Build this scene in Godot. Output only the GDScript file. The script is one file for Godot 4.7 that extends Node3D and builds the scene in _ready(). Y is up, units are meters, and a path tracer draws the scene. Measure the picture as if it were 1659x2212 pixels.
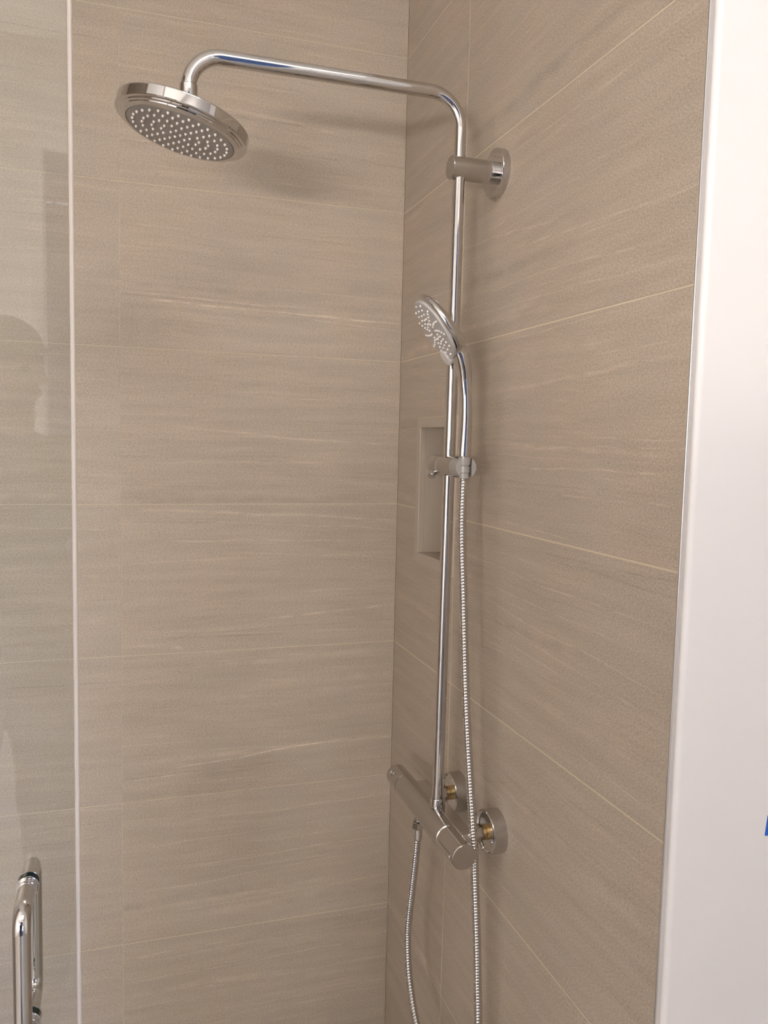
extends Node3D
# World: the corner of the two tiled walls is the vertical line x = 0, z = 0. The tiled wall that faces the viewer lies in z = 0 (towards -x),
# the other tiled wall in x = 0 (towards +z). y = 0 is a grout line; the bathroom floor is at FLOOR.

const FLOOR := -1.30
const CEIL := 1.44
const REAR := 2.75          # inner face of the wall behind the viewer
const LEFT := -1.60         # closed end of the shower
const WEST := -2.30         # left wall of the bathroom
const SIDE := 1.40
const FRONT := 0.953        # face of the white wall beside the shower
const CAM := Vector3(-0.568735, 0.132439, 1.660983)
const LINES := [1.44, 1.2300, 0.9260, 0.6135, 0.3039, 0.0, -0.3029, -0.6057, -0.9062, -1.2110, -1.30]
var cam_basis: Basis
var M := {}
var used := {}

# ------------------------------------------------------------------ tree helpers
func numbered(n: String) -> String:
	if not used.has(n):
		used[n] = 0
		return n
	used[n] += 1
	return "%s_%03d" % [n, used[n]]

func thing(called: String, label: String, category: String, at := Vector3.ZERO, group := "") -> Node3D:
	var o := Node3D.new()
	o.name = numbered(called)
	add_child(o)
	o.position = at
	tag(o, label, category, group)
	return o

func tag(o: Node, label: String, category: String, group := "") -> void:
	o.set_meta("label", label)
	o.set_meta("category", category)
	if group:
		o.set_meta("group", group)

func struct_node(called: String, label: String, category: String) -> Node3D:
	var o := thing(called, label, category)
	o.set_meta("kind", "structure")
	return o

func put(called: String, st: SurfaceTool, m: Material, parent: Node, label := "") -> MeshInstance3D:
	var o := MeshInstance3D.new()
	o.name = called
	st.set_material(m)
	o.mesh = st.commit()
	parent.add_child(o, true)
	if label:
		o.set_meta("label", label)
	return o

# ------------------------------------------------------------------ shape helpers
func start() -> SurfaceTool:
	var st := SurfaceTool.new()
	st.begin(Mesh.PRIMITIVE_TRIANGLES)
	return st

# one triangle, wound so that its front follows the given normals
func tri(st: SurfaceTool, a: Vector3, b: Vector3, c: Vector3, na: Vector3, nb: Vector3, nc: Vector3, ua := Vector2.ZERO, ub := Vector2.ZERO, uc := Vector2.ZERO) -> void:
	var g := (b - a).cross(c - a)
	if g.length_squared() < 1e-18:
		return
	if g.dot(na + nb + nc) > 0.0:
		var t := b
		b = c
		c = t
		t = nb
		nb = nc
		nc = t
		var u := ub
		ub = uc
		uc = u
	st.set_normal(na)
	st.set_uv(ua)
	st.add_vertex(a)
	st.set_normal(nb)
	st.set_uv(ub)
	st.add_vertex(b)
	st.set_normal(nc)
	st.set_uv(uc)
	st.add_vertex(c)

func quad(st: SurfaceTool, a: Vector3, b: Vector3, c: Vector3, d: Vector3, n: Vector3) -> void:
	tri(st, a, b, c, n, n, n)
	tri(st, a, c, d, n, n, n)

# box with chamfered edges
func rbox(st: SurfaceTool, lo: Vector3, hi: Vector3, bev := 0.001, xf := Transform3D.IDENTITY) -> void:
	var c := (lo + hi) / 2.0
	var h := (hi - lo) / 2.0
	var b: float = minf(bev, minf(h.x, minf(h.y, h.z)) * 0.9)
	for ax in 3:
		for s in [-1.0, 1.0]:
			var u := (ax + 1) % 3
			var w := (ax + 2) % 3
			var n := Vector3.ZERO
			n[ax] = s
			var p := []
			for k in [[-1, -1], [1, -1], [1, 1], [-1, 1]]:
				var q := Vector3.ZERO
				q[ax] = s * h[ax]
				q[u] = k[0] * (h[u] - b)
				q[w] = k[1] * (h[w] - b)
				p.append(xf * (c + q))
			quad(st, p[0], p[1], p[2], p[3], xf.basis * n)
	for ax in 3:
		var u := (ax + 1) % 3
		var w := (ax + 2) % 3
		for su in [-1.0, 1.0]:
			for sw in [-1.0, 1.0]:
				var n := Vector3.ZERO
				n[u] = su
				n[w] = sw
				n = n.normalized()
				var p := []
				for k in [[-1, 0], [1, 0], [1, 1], [-1, 1]]:
					var q := Vector3.ZERO
					q[ax] = k[0] * (h[ax] - b)
					q[u] = su * (h[u] - (b if k[1] == 0 else 0.0))
					q[w] = sw * (h[w] - (0.0 if k[1] == 0 else b))
					p.append(xf * (c + q))
				quad(st, p[0], p[1], p[2], p[3], xf.basis * n)
	for sx in [-1.0, 1.0]:
		for sy in [-1.0, 1.0]:
			for sz in [-1.0, 1.0]:
				var s := Vector3(sx, sy, sz)
				var n := s.normalized()
				var a := c + s * Vector3(h.x, h.y - b, h.z - b)
				var d := c + s * Vector3(h.x - b, h.y, h.z - b)
				var e := c + s * Vector3(h.x - b, h.y - b, h.z)
				tri(st, xf * a, xf * d, xf * e, xf.basis * n, xf.basis * n, xf.basis * n)

# basis whose y axis points along d
func along(d: Vector3) -> Basis:
	var y := d.normalized()
	var x := (Vector3.RIGHT if absf(y.x) < 0.9 else Vector3.FORWARD).cross(y).normalized()
	return Basis(x, y, x.cross(y))

# turned shape: profile of (radius, height); neighbouring segments are smoothed where they meet at less than 35 degrees
func lathe(st: SurfaceTool, prof: Array, xf := Transform3D.IDENTITY, seg := 48, sides_flat := false) -> void:
	if prof[-1].y < prof[0].y:
		prof = prof.duplicate()
		prof.reverse()
	var ns := []
	for i in prof.size() - 1:
		var t: Vector2 = prof[i + 1] - prof[i]
		ns.append(Vector2(t.y, -t.x).normalized())
	for i in prof.size() - 1:
		var a: Vector2 = prof[i]
		var b: Vector2 = prof[i + 1]
		var n0: Vector2 = ns[i]
		var n1: Vector2 = ns[i]
		if i > 0 and n0.dot(ns[i - 1]) > 0.82:
			n0 = (n0 * a.distance_to(b) + ns[i - 1] * a.distance_to(prof[i - 1])).normalized()
		if i < ns.size() - 1 and n1.dot(ns[i + 1]) > 0.82:
			n1 = (n1 * a.distance_to(b) + ns[i + 1] * b.distance_to(prof[i + 2])).normalized()
		for k in seg:
			var f0 := TAU * k / seg
			var f1 := TAU * (k + 1) / seg
			var fm := (f0 + f1) / 2.0
			var d0 := Vector3(cos(f0), 0, sin(f0))
			var d1 := Vector3(cos(f1), 0, sin(f1))
			var e0 := d0
			var e1 := d1
			if sides_flat:
				e0 = Vector3(cos(fm), 0, sin(fm))
				e1 = e0
			var pa0 := xf * (d0 * a.x + Vector3.UP * a.y)
			var pa1 := xf * (d1 * a.x + Vector3.UP * a.y)
			var pb0 := xf * (d0 * b.x + Vector3.UP * b.y)
			var pb1 := xf * (d1 * b.x + Vector3.UP * b.y)
			var na0 := xf.basis * (e0 * n0.x + Vector3.UP * n0.y)
			var na1 := xf.basis * (e1 * n0.x + Vector3.UP * n0.y)
			var nb0 := xf.basis * (e0 * n1.x + Vector3.UP * n1.y)
			var nb1 := xf.basis * (e1 * n1.x + Vector3.UP * n1.y)
			tri(st, pa0, pa1, pb1, na0, na1, nb1)
			tri(st, pa0, pb1, pb0, na0, nb1, nb0)

# closed cylinder with rounded rims from a to b
func rod(st: SurfaceTool, a: Vector3, b: Vector3, r: float, bev := 0.001, seg := 40, flat := false) -> void:
	var l := a.distance_to(b)
	var prof := [Vector2(0, 0), Vector2(r - bev, 0), Vector2(r - bev * 0.3, bev * 0.3), Vector2(r, bev), Vector2(r, l - bev), Vector2(r - bev * 0.3, l - bev * 0.3), Vector2(r - bev, l), Vector2(0, l)]
	lathe(st, prof, Transform3D(along(b - a), a), seg, flat)

func ball(st: SurfaceTool, at: Vector3, r: Vector3, seg := 20, rings := 10) -> void:
	for i in rings:
		for k in seg:
			var p := []
			for q in [[i, k], [i + 1, k], [i + 1, k + 1], [i, k + 1]]:
				var th: float = PI * q[0] / rings
				var ph: float = TAU * q[1] / seg
				p.append(Vector3(sin(th) * cos(ph), cos(th), sin(th) * sin(ph)))
			var n := []
			for x in p:
				n.append((x / r).normalized())
			tri(st, at + p[0] * r, at + p[1] * r, at + p[2] * r, n[0], n[1], n[2])
			tri(st, at + p[0] * r, at + p[2] * r, at + p[3] * r, n[0], n[2], n[3])

# tube along points with a radius at each; slopes of the radius bend the normals
func tube(st: SurfaceTool, pts: PackedVector3Array, rad: PackedFloat32Array, seg := 32, caps := true) -> void:
	var n := pts.size()
	var tan0 := (pts[1] - pts[0]).normalized()
	var x := (Vector3.UP if absf(tan0.y) < 0.9 else Vector3.RIGHT).cross(tan0).normalized()
	var rings := []
	var norms := []
	for i in n:
		var t := (pts[mini(i + 1, n - 1)] - pts[maxi(i - 1, 0)]).normalized()
		x = (x - t * x.dot(t)).normalized()
		var y := t.cross(x)
		var ds: float = maxf(1e-6, pts[mini(i + 1, n - 1)].distance_to(pts[maxi(i - 1, 0)]))
		var slope: float = (rad[mini(i + 1, n - 1)] - rad[maxi(i - 1, 0)]) / ds
		var ring := PackedVector3Array()
		var nr := PackedVector3Array()
		for k in seg + 1:
			var f := TAU * k / seg
			var d := x * cos(f) + y * sin(f)
			ring.append(pts[i] + d * rad[i])
			nr.append((d - t * slope).normalized())
		rings.append(ring)
		norms.append(nr)
	for i in n - 1:
		for k in seg:
			tri(st, rings[i][k], rings[i][k + 1], rings[i + 1][k + 1], norms[i][k], norms[i][k + 1], norms[i + 1][k + 1])
			tri(st, rings[i][k], rings[i + 1][k + 1], rings[i + 1][k], norms[i][k], norms[i + 1][k + 1], norms[i + 1][k])
	if caps:
		for e in [0, n - 1]:
			var t := (pts[1] - pts[0]).normalized() * -1.0 if e == 0 else (pts[n - 1] - pts[n - 2]).normalized()
			for k in seg:
				tri(st, pts[e], rings[e][k], rings[e][k + 1], t, t, t)

# points of a path of straight runs joined by arcs: corners as [point, radius]
func bent(corners: Array, steps := 14) -> PackedVector3Array:
	var out := PackedVector3Array()
	for i in corners.size():
		var p: Vector3 = corners[i][0]
		var r: float = corners[i][1]
		if i == 0 or i == corners.size() - 1 or r <= 0.0:
			out.append(p)
			continue
		var a: Vector3 = (corners[i - 1][0] - p).normalized()
		var b: Vector3 = (corners[i + 1][0] - p).normalized()
		var half := acos(clampf(a.dot(b), -1, 1)) / 2.0
		var d := r / tan(half)
		var c := p + (a + b).normalized() * (r / sin(half))
		var u := (p + a * d) - c
		var v := (p + b * d) - c
		var ang := acos(clampf(u.normalized().dot(v.normalized()), -1, 1))
		for k in steps + 1:
			var t := float(k) / steps
			out.append(c + (u * sin((1 - t) * ang) + v * sin(t * ang)) / sin(ang))
	return out

func even(rad: float, n: int) -> PackedFloat32Array:
	var a := PackedFloat32Array()
	a.resize(n)
	a.fill(rad)
	return a

# ------------------------------------------------------------------ materials
func mat(col: Color, rough := 0.6, metal := 0.0, spec := 0.5) -> StandardMaterial3D:
	var m := StandardMaterial3D.new()
	m.albedo_color = col
	m.roughness = rough
	m.metallic = metal
	m.metallic_specular = spec
	return m

func noise(seed_: int, freq: float, oct := 4) -> FastNoiseLite:
	var n := FastNoiseLite.new()
	n.seed = seed_
	n.noise_type = FastNoiseLite.TYPE_SIMPLEX_SMOOTH
	n.frequency = freq
	n.fractal_octaves = oct
	return n

func noise_bytes(seed_: int, freq: float, oct: int, nw: int, nh: int, w: int, h: int) -> PackedByteArray:
	var im := noise(seed_, freq, oct).get_image(nw, nh, false, false, true)
	im.convert(Image.FORMAT_L8)
	if nw != w or nh != h:
		im.resize(w, h, Image.INTERPOLATE_CUBIC)
	return im.get_data()

# porcelain tile that looks like layered sandstone: long flat veins, fine speckle. veins: [y0, y1, x0, x1, half width, strength] in parts of the tile
func stone(seed_: int, veins: Array, how_many: int, base: Color) -> StandardMaterial3D:
	var w := 1024
	var h := 512
	var rng := RandomNumberGenerator.new()
	rng.seed = seed_ * 7919 + 13
	var streak := noise_bytes(seed_, 0.02, 5, 100, h, w, h)
	var fine := noise_bytes(seed_ + 210, 0.085, 3, 52, h, w, h)
	var patch := noise_bytes(seed_ + 50, 0.012, 3, 256, 128, w, h)
	var grain := noise_bytes(seed_ + 90, 0.24, 3, w * 5 / 8, h, w, h)
	var spot := noise_bytes(seed_ + 130, 0.16, 2, w / 2, h, w, h)
	var warp := noise(seed_ + 170, 0.0035, 3)
	var dark := PackedFloat32Array()
	dark.resize(w * h)
	var all := veins.duplicate()
	for i in how_many:
		var y: float = rng.randf_range(0.02, 0.98)
		var x0: float = rng.randf_range(-0.5, 0.7)
		all.append([y, y + rng.randf_range(-0.035, 0.035), x0, x0 + rng.randf_range(0.25, 0.9), rng.randf_range(0.0012, 0.005), rng.randf_range(0.02, 0.075) * (1.0 if rng.randf() < 0.72 else -1.0)])
	for i in 7:
		var y: float = rng.randf_range(0.0, 1.0)
		var x0: float = rng.randf_range(-0.6, 0.6)
		all.append([y, y + rng.randf_range(-0.05, 0.05), x0, x0 + rng.randf_range(0.5, 1.1), rng.randf_range(0.012, 0.035), rng.randf_range(-0.035, 0.04)])
	for vn in all:
		var ph: float = rng.randf_range(0, 900)
		var px0: int = maxi(0, int(vn[2] * w))
		var px1: int = mini(w, int(vn[3] * w))
		var hw: float = vn[4] * h
		for px in range(px0, px1):
			var t: float = (float(px) / w - vn[2]) / (vn[3] - vn[2])
			var y: float = lerpf(vn[0], vn[1], t) * h + warp.get_noise_2d(px * 0.6, ph) * 9.0
			var fade: float = minf(1.0, minf(t, 1.0 - t) * 7.0) * (0.55 + 0.9 * warp.get_noise_2d(px * 3.0, ph + 400.0))
			for py in range(maxi(0, int(y - hw - 1)), mini(h, int(y + hw + 2))):
				var q: float = absf(py + 0.5 - y) / hw
				if q < 1.0:
					dark[py * w + px] += 1.35 * vn[5] * fade * (1.0 - q * q)
	var cb := PackedByteArray()
	cb.resize(w * h * 3)
	var hb := PackedByteArray()
	hb.resize(w * h)
	var warps := PackedInt32Array()
	for px in w:
		warps.append(int(warp.get_noise_2d(px * 0.35, 2000.0) * 16.0))
	var r8 := base.r * 255.0
	var g8 := base.g * 255.0
	var b8 := base.b * 255.0
	for py in h:
		for px in w:
			var i := py * w + px
			var sy := clampi(py + warps[px], 0, h - 1)
			var s := (streak[sy * w + px] - 128) * 0.00021
			var mk := clampf((patch[sy * w + px] - 90) * 0.012, 0.0, 1.0)
			s += (fine[sy * w + px] - 120) * 0.00017 * mk
			var p := (patch[i] - 128) * 0.00005
			var gr := (grain[i] - 128) * 0.00095
			var sp: float = minf(0.0, (spot[i] - 66) * 0.0018)
			var f: float = 1.0 + s + gr + sp + dark[i]
			cb[i * 3] = clampi(int(r8 * (f + p)), 0, 255)
			cb[i * 3 + 1] = clampi(int(g8 * f), 0, 255)
			cb[i * 3 + 2] = clampi(int(b8 * (f - p * 0.8)), 0, 255)
			hb[i] = clampi(int(128.0 + 700.0 * (gr * 0.6 + s * 0.35 + dark[i] * 0.5 + sp)), 0, 255)
	var m := mat(Color.WHITE, 0.68, 0.0, 0.38)
	m.albedo_texture = ImageTexture.create_from_image(Image.create_from_data(w, h, false, Image.FORMAT_RGB8, cb))
	m.heightmap_enabled = true
	m.heightmap_scale = 0.035
	m.heightmap_texture = ImageTexture.create_from_image(Image.create_from_data(w, h, false, Image.FORMAT_L8, hb))
	return m

func make_materials() -> void:
	M.chrome = mat(Color(0.80, 0.79, 0.785), 0.05, 1.0)
	M.satin = mat(Color(0.75, 0.735, 0.72), 0.17, 1.0)
	M.brass = mat(Color(0.80, 0.69, 0.50), 0.3, 1.0)
	M.rubber = mat(Color(0.08, 0.075, 0.07), 0.6)
	M.face = mat(Color(0.56, 0.535, 0.515), 0.38)
	M.face_light = mat(Color(0.66, 0.65, 0.645), 0.35)
	M.nozzle = mat(Color(0.93, 0.90, 0.87), 0.35)
	M.nozzle.backlight_enabled = true
	M.nozzle.backlight = Color(0.3, 0.3, 0.3)
	M.holder = mat(Color(0.58, 0.56, 0.545), 0.25)
	M.selector = mat(Color(0.80, 0.785, 0.78), 0.4)
	M.grout = mat(Color(0.785, 0.735, 0.65), 0.9, 0.0, 0.3)
	M.niche = mat(Color(0.674, 0.622, 0.565), 0.55)
	M.white = mat(Color(0.880, 0.869, 0.870), 0.45)
	M.ceiling = mat(Color(0.93, 0.925, 0.91), 0.85)
	M.floor = mat(Color(0.62, 0.595, 0.56), 0.5)
	M.hall = mat(Color(0.62, 0.68, 0.765), 0.8)
	M.hall_floor = mat(Color(0.45, 0.38, 0.32), 0.5)
	M.board = mat(Color(0.45, 0.44, 0.42), 0.9)
	M.tape = mat(Color(0.07, 0.34, 0.75), 0.6)
	M.trim = mat(Color(0.72, 0.71, 0.71), 0.35, 0.8)
	var g := mat(Color(0.32, 0.40, 0.35, 0.05), 0.0)
	g.transparency = BaseMaterial3D.TRANSPARENCY_ALPHA
	M.glass = g
	var s := mat(Color(0.80, 0.765, 0.74, 0.46), 0.25)
	s.transparency = BaseMaterial3D.TRANSPARENCY_ALPHA
	M.seal = s
	var l := mat(Color(1, 0.95, 0.88), 0.5)
	l.emission_enabled = true
	l.emission = Color(1.0, 0.978, 0.950)
	l.emission_energy_multiplier = 5.0
	M.globe = l
	var pl := mat(Color(0.95, 0.95, 0.94), 0.6)
	pl.emission_enabled = true
	pl.emission = Color(1.0, 0.978, 0.950)
	pl.emission_energy_multiplier = 1.0
	M.panel = pl  # glowing face of the added ceiling fill panel
	M.skin = mat(Color(0.78, 0.58, 0.48), 0.55)
	M.skin.subsurf_scatter_enabled = true
	M.skin.subsurf_scatter_strength = 0.1
	M.shirt = mat(Color(0.17, 0.175, 0.165), 0.9)
	M.trousers = mat(Color(0.20, 0.22, 0.27), 0.9)
	M.cap = mat(Color(0.30, 0.31, 0.28), 0.9)
	M.shoe = mat(Color(0.15, 0.14, 0.13), 0.7)
	M.eye = mat(Color(0.10, 0.08, 0.07), 0.2)
	M.hair = mat(Color(0.22, 0.16, 0.12), 0.8)
	M.phone = mat(Color(0.04, 0.04, 0.05), 0.15)
	M.lens = mat(Color(0.01, 0.01, 0.02), 0.03)

# ------------------------------------------------------------------ ready
func _ready() -> void:
	# camera
	var cam := Camera3D.new()
	cam.name = "camera"
	cam_basis = Basis.from_euler(Vector3(-0.0857845875, -0.313863844, 0.0226721476), EULER_ORDER_YXZ)
	cam.transform = Transform3D(cam_basis, CAM)
	cam.fov = rad_to_deg(2.0 * atan(1106.0 / 1751.457))
	cam.near = 0.02
	cam.far = 60.0
	cam.current = true
	add_child(cam)
	# sky and exposure
	var env := Environment.new()
	env.background_mode = Environment.BG_SKY
	var sk := ProceduralSkyMaterial.new()
	sk.sky_top_color = Color(0.42, 0.60, 0.88)
	sk.sky_horizon_color = Color(0.78, 0.86, 0.95)
	sk.ground_bottom_color = Color(0.22, 0.22, 0.20)
	sk.ground_horizon_color = Color(0.50, 0.52, 0.52)
	sk.sky_energy_multiplier = 8.0
	env.sky = Sky.new()
	env.sky.sky_material = sk
	env.tonemap_mode = Environment.TONE_MAPPER_LINEAR
	env.tonemap_exposure = 0.965
	env.sdfgi_enabled = true
	env.ssao_enabled = true
	env.ssil_enabled = true
	var we := WorldEnvironment.new()
	we.name = "environment"
	we.environment = env
	add_child(we)
	make_materials()
	shell()
	tiles()
	niche()
	column()
	overhead()
	hand_shower()
	mixer()
	hose()
	glass_door()
	tape()
	lamps()
	photographer()

# ------------------------------------------------------------------ room
func slab(called: String, parent: Node, lo: Vector3, hi: Vector3, m: Material, bev := 0.0005) -> MeshInstance3D:
	var st := start()
	rbox(st, lo, hi, bev)
	return put(called, st, m, parent)

func one_slab(called: String, label: String, category: String, lo: Vector3, hi: Vector3, m: Material, bev := 0.0005) -> void:
	var o := slab(called, self, lo, hi, m, bev)
	tag(o, label, category)
	o.set_meta("kind", "structure")

func shell() -> void:
	one_slab("floor", "pale grey bathroom floor", "floor", Vector3(WEST - 0.1, FLOOR - 0.1, -0.12), Vector3(SIDE + 0.1, FLOOR, REAR + 0.1), M.floor)
	one_slab("ceiling", "plain white bathroom ceiling", "ceiling", Vector3(WEST - 0.1, CEIL, -0.12), Vector3(SIDE + 0.1, CEIL + 0.1, REAR + 0.1), M.ceiling)
	one_slab("wall_left", "white painted bathroom wall beyond the shower's closed end", "wall", Vector3(WEST - 0.1, FLOOR, 0.83), Vector3(WEST, CEIL, REAR + 0.1), M.white)
	one_slab("wall_partition", "white painted wall beside the shower's closed end", "wall", Vector3(WEST, FLOOR, -0.12), Vector3(LEFT, CEIL, FRONT), M.white)
	one_slab("wall_side", "white painted bathroom wall opposite the shower's closed end", "wall", Vector3(SIDE, FLOOR, 0.8), Vector3(SIDE + 0.1, CEIL, REAR + 0.1), M.white)
	# the white wall beside the shower: its outer corner is rounded
	var st := start()
	var r := 0.006
	var x0 := 0.0005
	var prof := PackedVector2Array([Vector2(x0, 0.9405)])
	for k in 9:
		var f := PI / 2 * k / 8.0
		prof.append(Vector2(x0 + r - r * cos(f), FRONT - r + r * sin(f)))
	prof.append(Vector2(SIDE, FRONT))
	for i in prof.size() - 1:
		var n := []
		for j in [i, i + 1]:
			if j <= 1:
				n.append(Vector3(-1, 0, 0))
			elif j >= prof.size() - 2:
				n.append(Vector3(0, 0, 1))
			else:
				var f: float = PI / 2 * (j - 1) / 8.0
				n.append(Vector3(-cos(f), 0, sin(f)))
		var a := Vector3(prof[i].x, FLOOR, prof[i].y)
		var b := Vector3(prof[i + 1].x, FLOOR, prof[i + 1].y)
		var up := Vector3(0, CEIL - FLOOR, 0)
		tri(st, a, b, b + up, n[0], n[1], n[1])
		tri(st, a, b + up, a + up, n[0], n[1], n[0])
	rbox(st, Vector3(0.14, FLOOR, 0.80), Vector3(SIDE, CEIL, FRONT - 0.0005), 0.0002)
	rbox(st, Vector3(0.0005, FLOOR, 0.9405), Vector3(0.15, CEIL, FRONT - r), 0.0001)
	var o := put("wall_front", st, M.white, self)
	tag(o, "white painted wall with a rounded corner beside the tiled shower", "wall")
	o.set_meta("kind", "structure")
	one_slab("trim_1", "thin metal edge strip where the tiles meet the white wall", "trim", Vector3(-0.0006, FLOOR, 0.9376), Vector3(0.009, CEIL, 0.9405), M.trim, 0.0006)
	# wall behind the viewer, with an open doorway to a daylit hall
	var w := struct_node("wall_rear", "white painted wall with an open doorway behind the photographer", "wall")
	slab("panel", w, Vector3(WEST - 0.1, FLOOR, REAR), Vector3(-0.825, CEIL, REAR + 0.1), M.white)
	slab("panel", w, Vector3(0.12, FLOOR, REAR), Vector3(SIDE + 0.1, CEIL, REAR + 0.1), M.white)
	slab("panel", w, Vector3(-0.825, 1.10, REAR), Vector3(0.12, CEIL, REAR + 0.1), M.white)
	var dc := struct_node("door_1", "white casing round the open doorway to the hall", "door casing")
	slab("jamb", dc, Vector3(-0.863, FLOOR, REAR - 0.016), Vector3(-0.815, 1.13, REAR + 0.1), M.white, 0.003)
	slab("jamb", dc, Vector3(0.11, FLOOR, REAR - 0.016), Vector3(0.16, 1.13, REAR + 0.1), M.white, 0.003)
	slab("head_casing", dc, Vector3(-0.815, 1.08, REAR - 0.016), Vector3(0.11, 1.13, REAR + 0.1), M.white, 0.003)
	# hall
	var hz := 4.8
	one_slab("floor", "brown wooden hall floor beyond the doorway", "floor", Vector3(-1.5, FLOOR - 0.1, REAR + 0.1), Vector3(1.2, FLOOR, hz), M.hall_floor)
	one_slab("ceiling", "white hall ceiling beyond the doorway", "ceiling", Vector3(-1.5, CEIL, REAR + 0.1), Vector3(1.2, CEIL + 0.1, hz), M.ceiling)
	one_slab("wall_hall_left", "grey-blue hall wall left of the doorway", "wall", Vector3(-1.6, FLOOR, REAR + 0.1), Vector3(-1.5, CEIL, hz), M.hall)
	one_slab("wall_hall_right", "grey-blue hall wall right of the doorway", "wall", Vector3(1.2, FLOOR, REAR + 0.1), Vector3(1.3, CEIL, hz), M.hall)
	var hw := struct_node("wall_hall_end", "grey-blue hall wall with a window opening", "wall")
	var wx0 := 0.50
	var wx1 := 1.12
	slab("panel", hw, Vector3(-1.6, FLOOR, hz), Vector3(wx0, CEIL, hz + 0.12), M.hall)
	slab("panel", hw, Vector3(wx1, FLOOR, hz), Vector3(1.3, CEIL, hz + 0.12), M.hall)
	slab("panel", hw, Vector3(wx0, 0.90, hz), Vector3(wx1, CEIL, hz + 0.12), M.hall)
	slab("panel", hw, Vector3(wx0, FLOOR, hz), Vector3(wx1, -0.55, hz + 0.12), M.hall)
	var win := struct_node("window_1", "white hall window with two clear panes", "window")
	var f := start()
	var xm := (wx0 + wx1) / 2.0
	rbox(f, Vector3(wx0, -0.55, hz + 0.04), Vector3(wx0 + 0.05, 0.90, hz + 0.09), 0.004)
	rbox(f, Vector3(wx1 - 0.05, -0.55, hz + 0.04), Vector3(wx1, 0.90, hz + 0.09), 0.004)
	rbox(f, Vector3(wx0 + 0.05, 0.85, hz + 0.04), Vector3(wx1 - 0.05, 0.90, hz + 0.09), 0.004)
	rbox(f, Vector3(wx0 + 0.05, -0.55, hz + 0.04), Vector3(wx1 - 0.05, -0.50, hz + 0.09), 0.004)
	rbox(f, Vector3(xm - 0.02, -0.50, hz + 0.045), Vector3(xm + 0.02, 0.85, hz + 0.085), 0.004)
	put("window_frame", f, M.white, win)
	slab("pane", win, Vector3(wx0 + 0.05, -0.50, hz + 0.063), Vector3(xm - 0.02, 0.85, hz + 0.067), M.glass, 0.0002)
	slab("pane", win, Vector3(xm + 0.02, -0.50, hz + 0.063), Vector3(wx1 - 0.05, 0.85, hz + 0.067), M.glass, 0.0002)

# ------------------------------------------------------------------ tiles
# front face of a tile: outline (counter-clockwise in its own u to the right, v up), chamfered, front at depth 0, back at -0.008
func tile_mesh(outline: PackedVector2Array, full: Vector2) -> ArrayMesh:
	var st := start()
	var ch := 0.0004
	var inner: PackedVector2Array = Geometry2D.offset_polygon(outline, -ch, Geometry2D.JOIN_MITER)[0]
	var idx := Geometry2D.triangulate_polygon(inner)
	var f := Vector3(0, 0, 1)
	for i in range(0, idx.size(), 3):
		var p := []
		var u := []
		for k in 3:
			var q: Vector2 = inner[idx[i + k]]
			p.append(Vector3(q.x, q.y, 0))
			u.append(Vector2(q.x / full.x, 1.0 - q.y / full.y))
		tri(st, p[0], p[1], p[2], f, f, f, u[0], u[1], u[2])
	var n := outline.size()
	# match each outer corner with the inner one nearest to it
	var mate := []
	for q in outline:
		var best := inner[0]
		for r in inner:
			if r.distance_to(q) < best.distance_to(q):
				best = r
		mate.append(best)
	for i in n:
		var j := (i + 1) % n
		var a := outline[i]
		var b := outline[j]
		var e := (b - a).normalized()
		var o := Vector3(e.y, -e.x, 0)
		var mid := (a + b) / 2.0 + Vector2(o.x, o.y) * 1e-4
		if Geometry2D.is_point_in_polygon(mid, outline):
			o = -o
		var cn := (o + f).normalized()
		var a1 := Vector3(a.x, a.y, -ch)
		var b1 := Vector3(b.x, b.y, -ch)
		var a0 := Vector3(mate[i].x, mate[i].y, 0)
		var b0 := Vector3(mate[j].x, mate[j].y, 0)
		var a2 := Vector3(a.x, a.y, -0.008)
		var b2 := Vector3(b.x, b.y, -0.008)
		var ua := Vector2(a.x / full.x, 1.0 - a.y / full.y)
		var ub := Vector2(b.x / full.x, 1.0 - b.y / full.y)
		tri(st, a0, b0, b1, cn, cn, cn, ua, ub, ub)
		tri(st, a0, b1, a1, cn, cn, cn, ua, ub, ua)
		tri(st, a1, b1, b2, o, o, o, ua, ub, ub)
		tri(st, a1, b2, a2, o, o, o, ua, ub, ua)
	return st.commit()

func rect(a: float, b: float, c: float, d: float) -> PackedVector2Array:
	return PackedVector2Array([Vector2(a, c), Vector2(b, c), Vector2(b, d), Vector2(a, d)])

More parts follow.
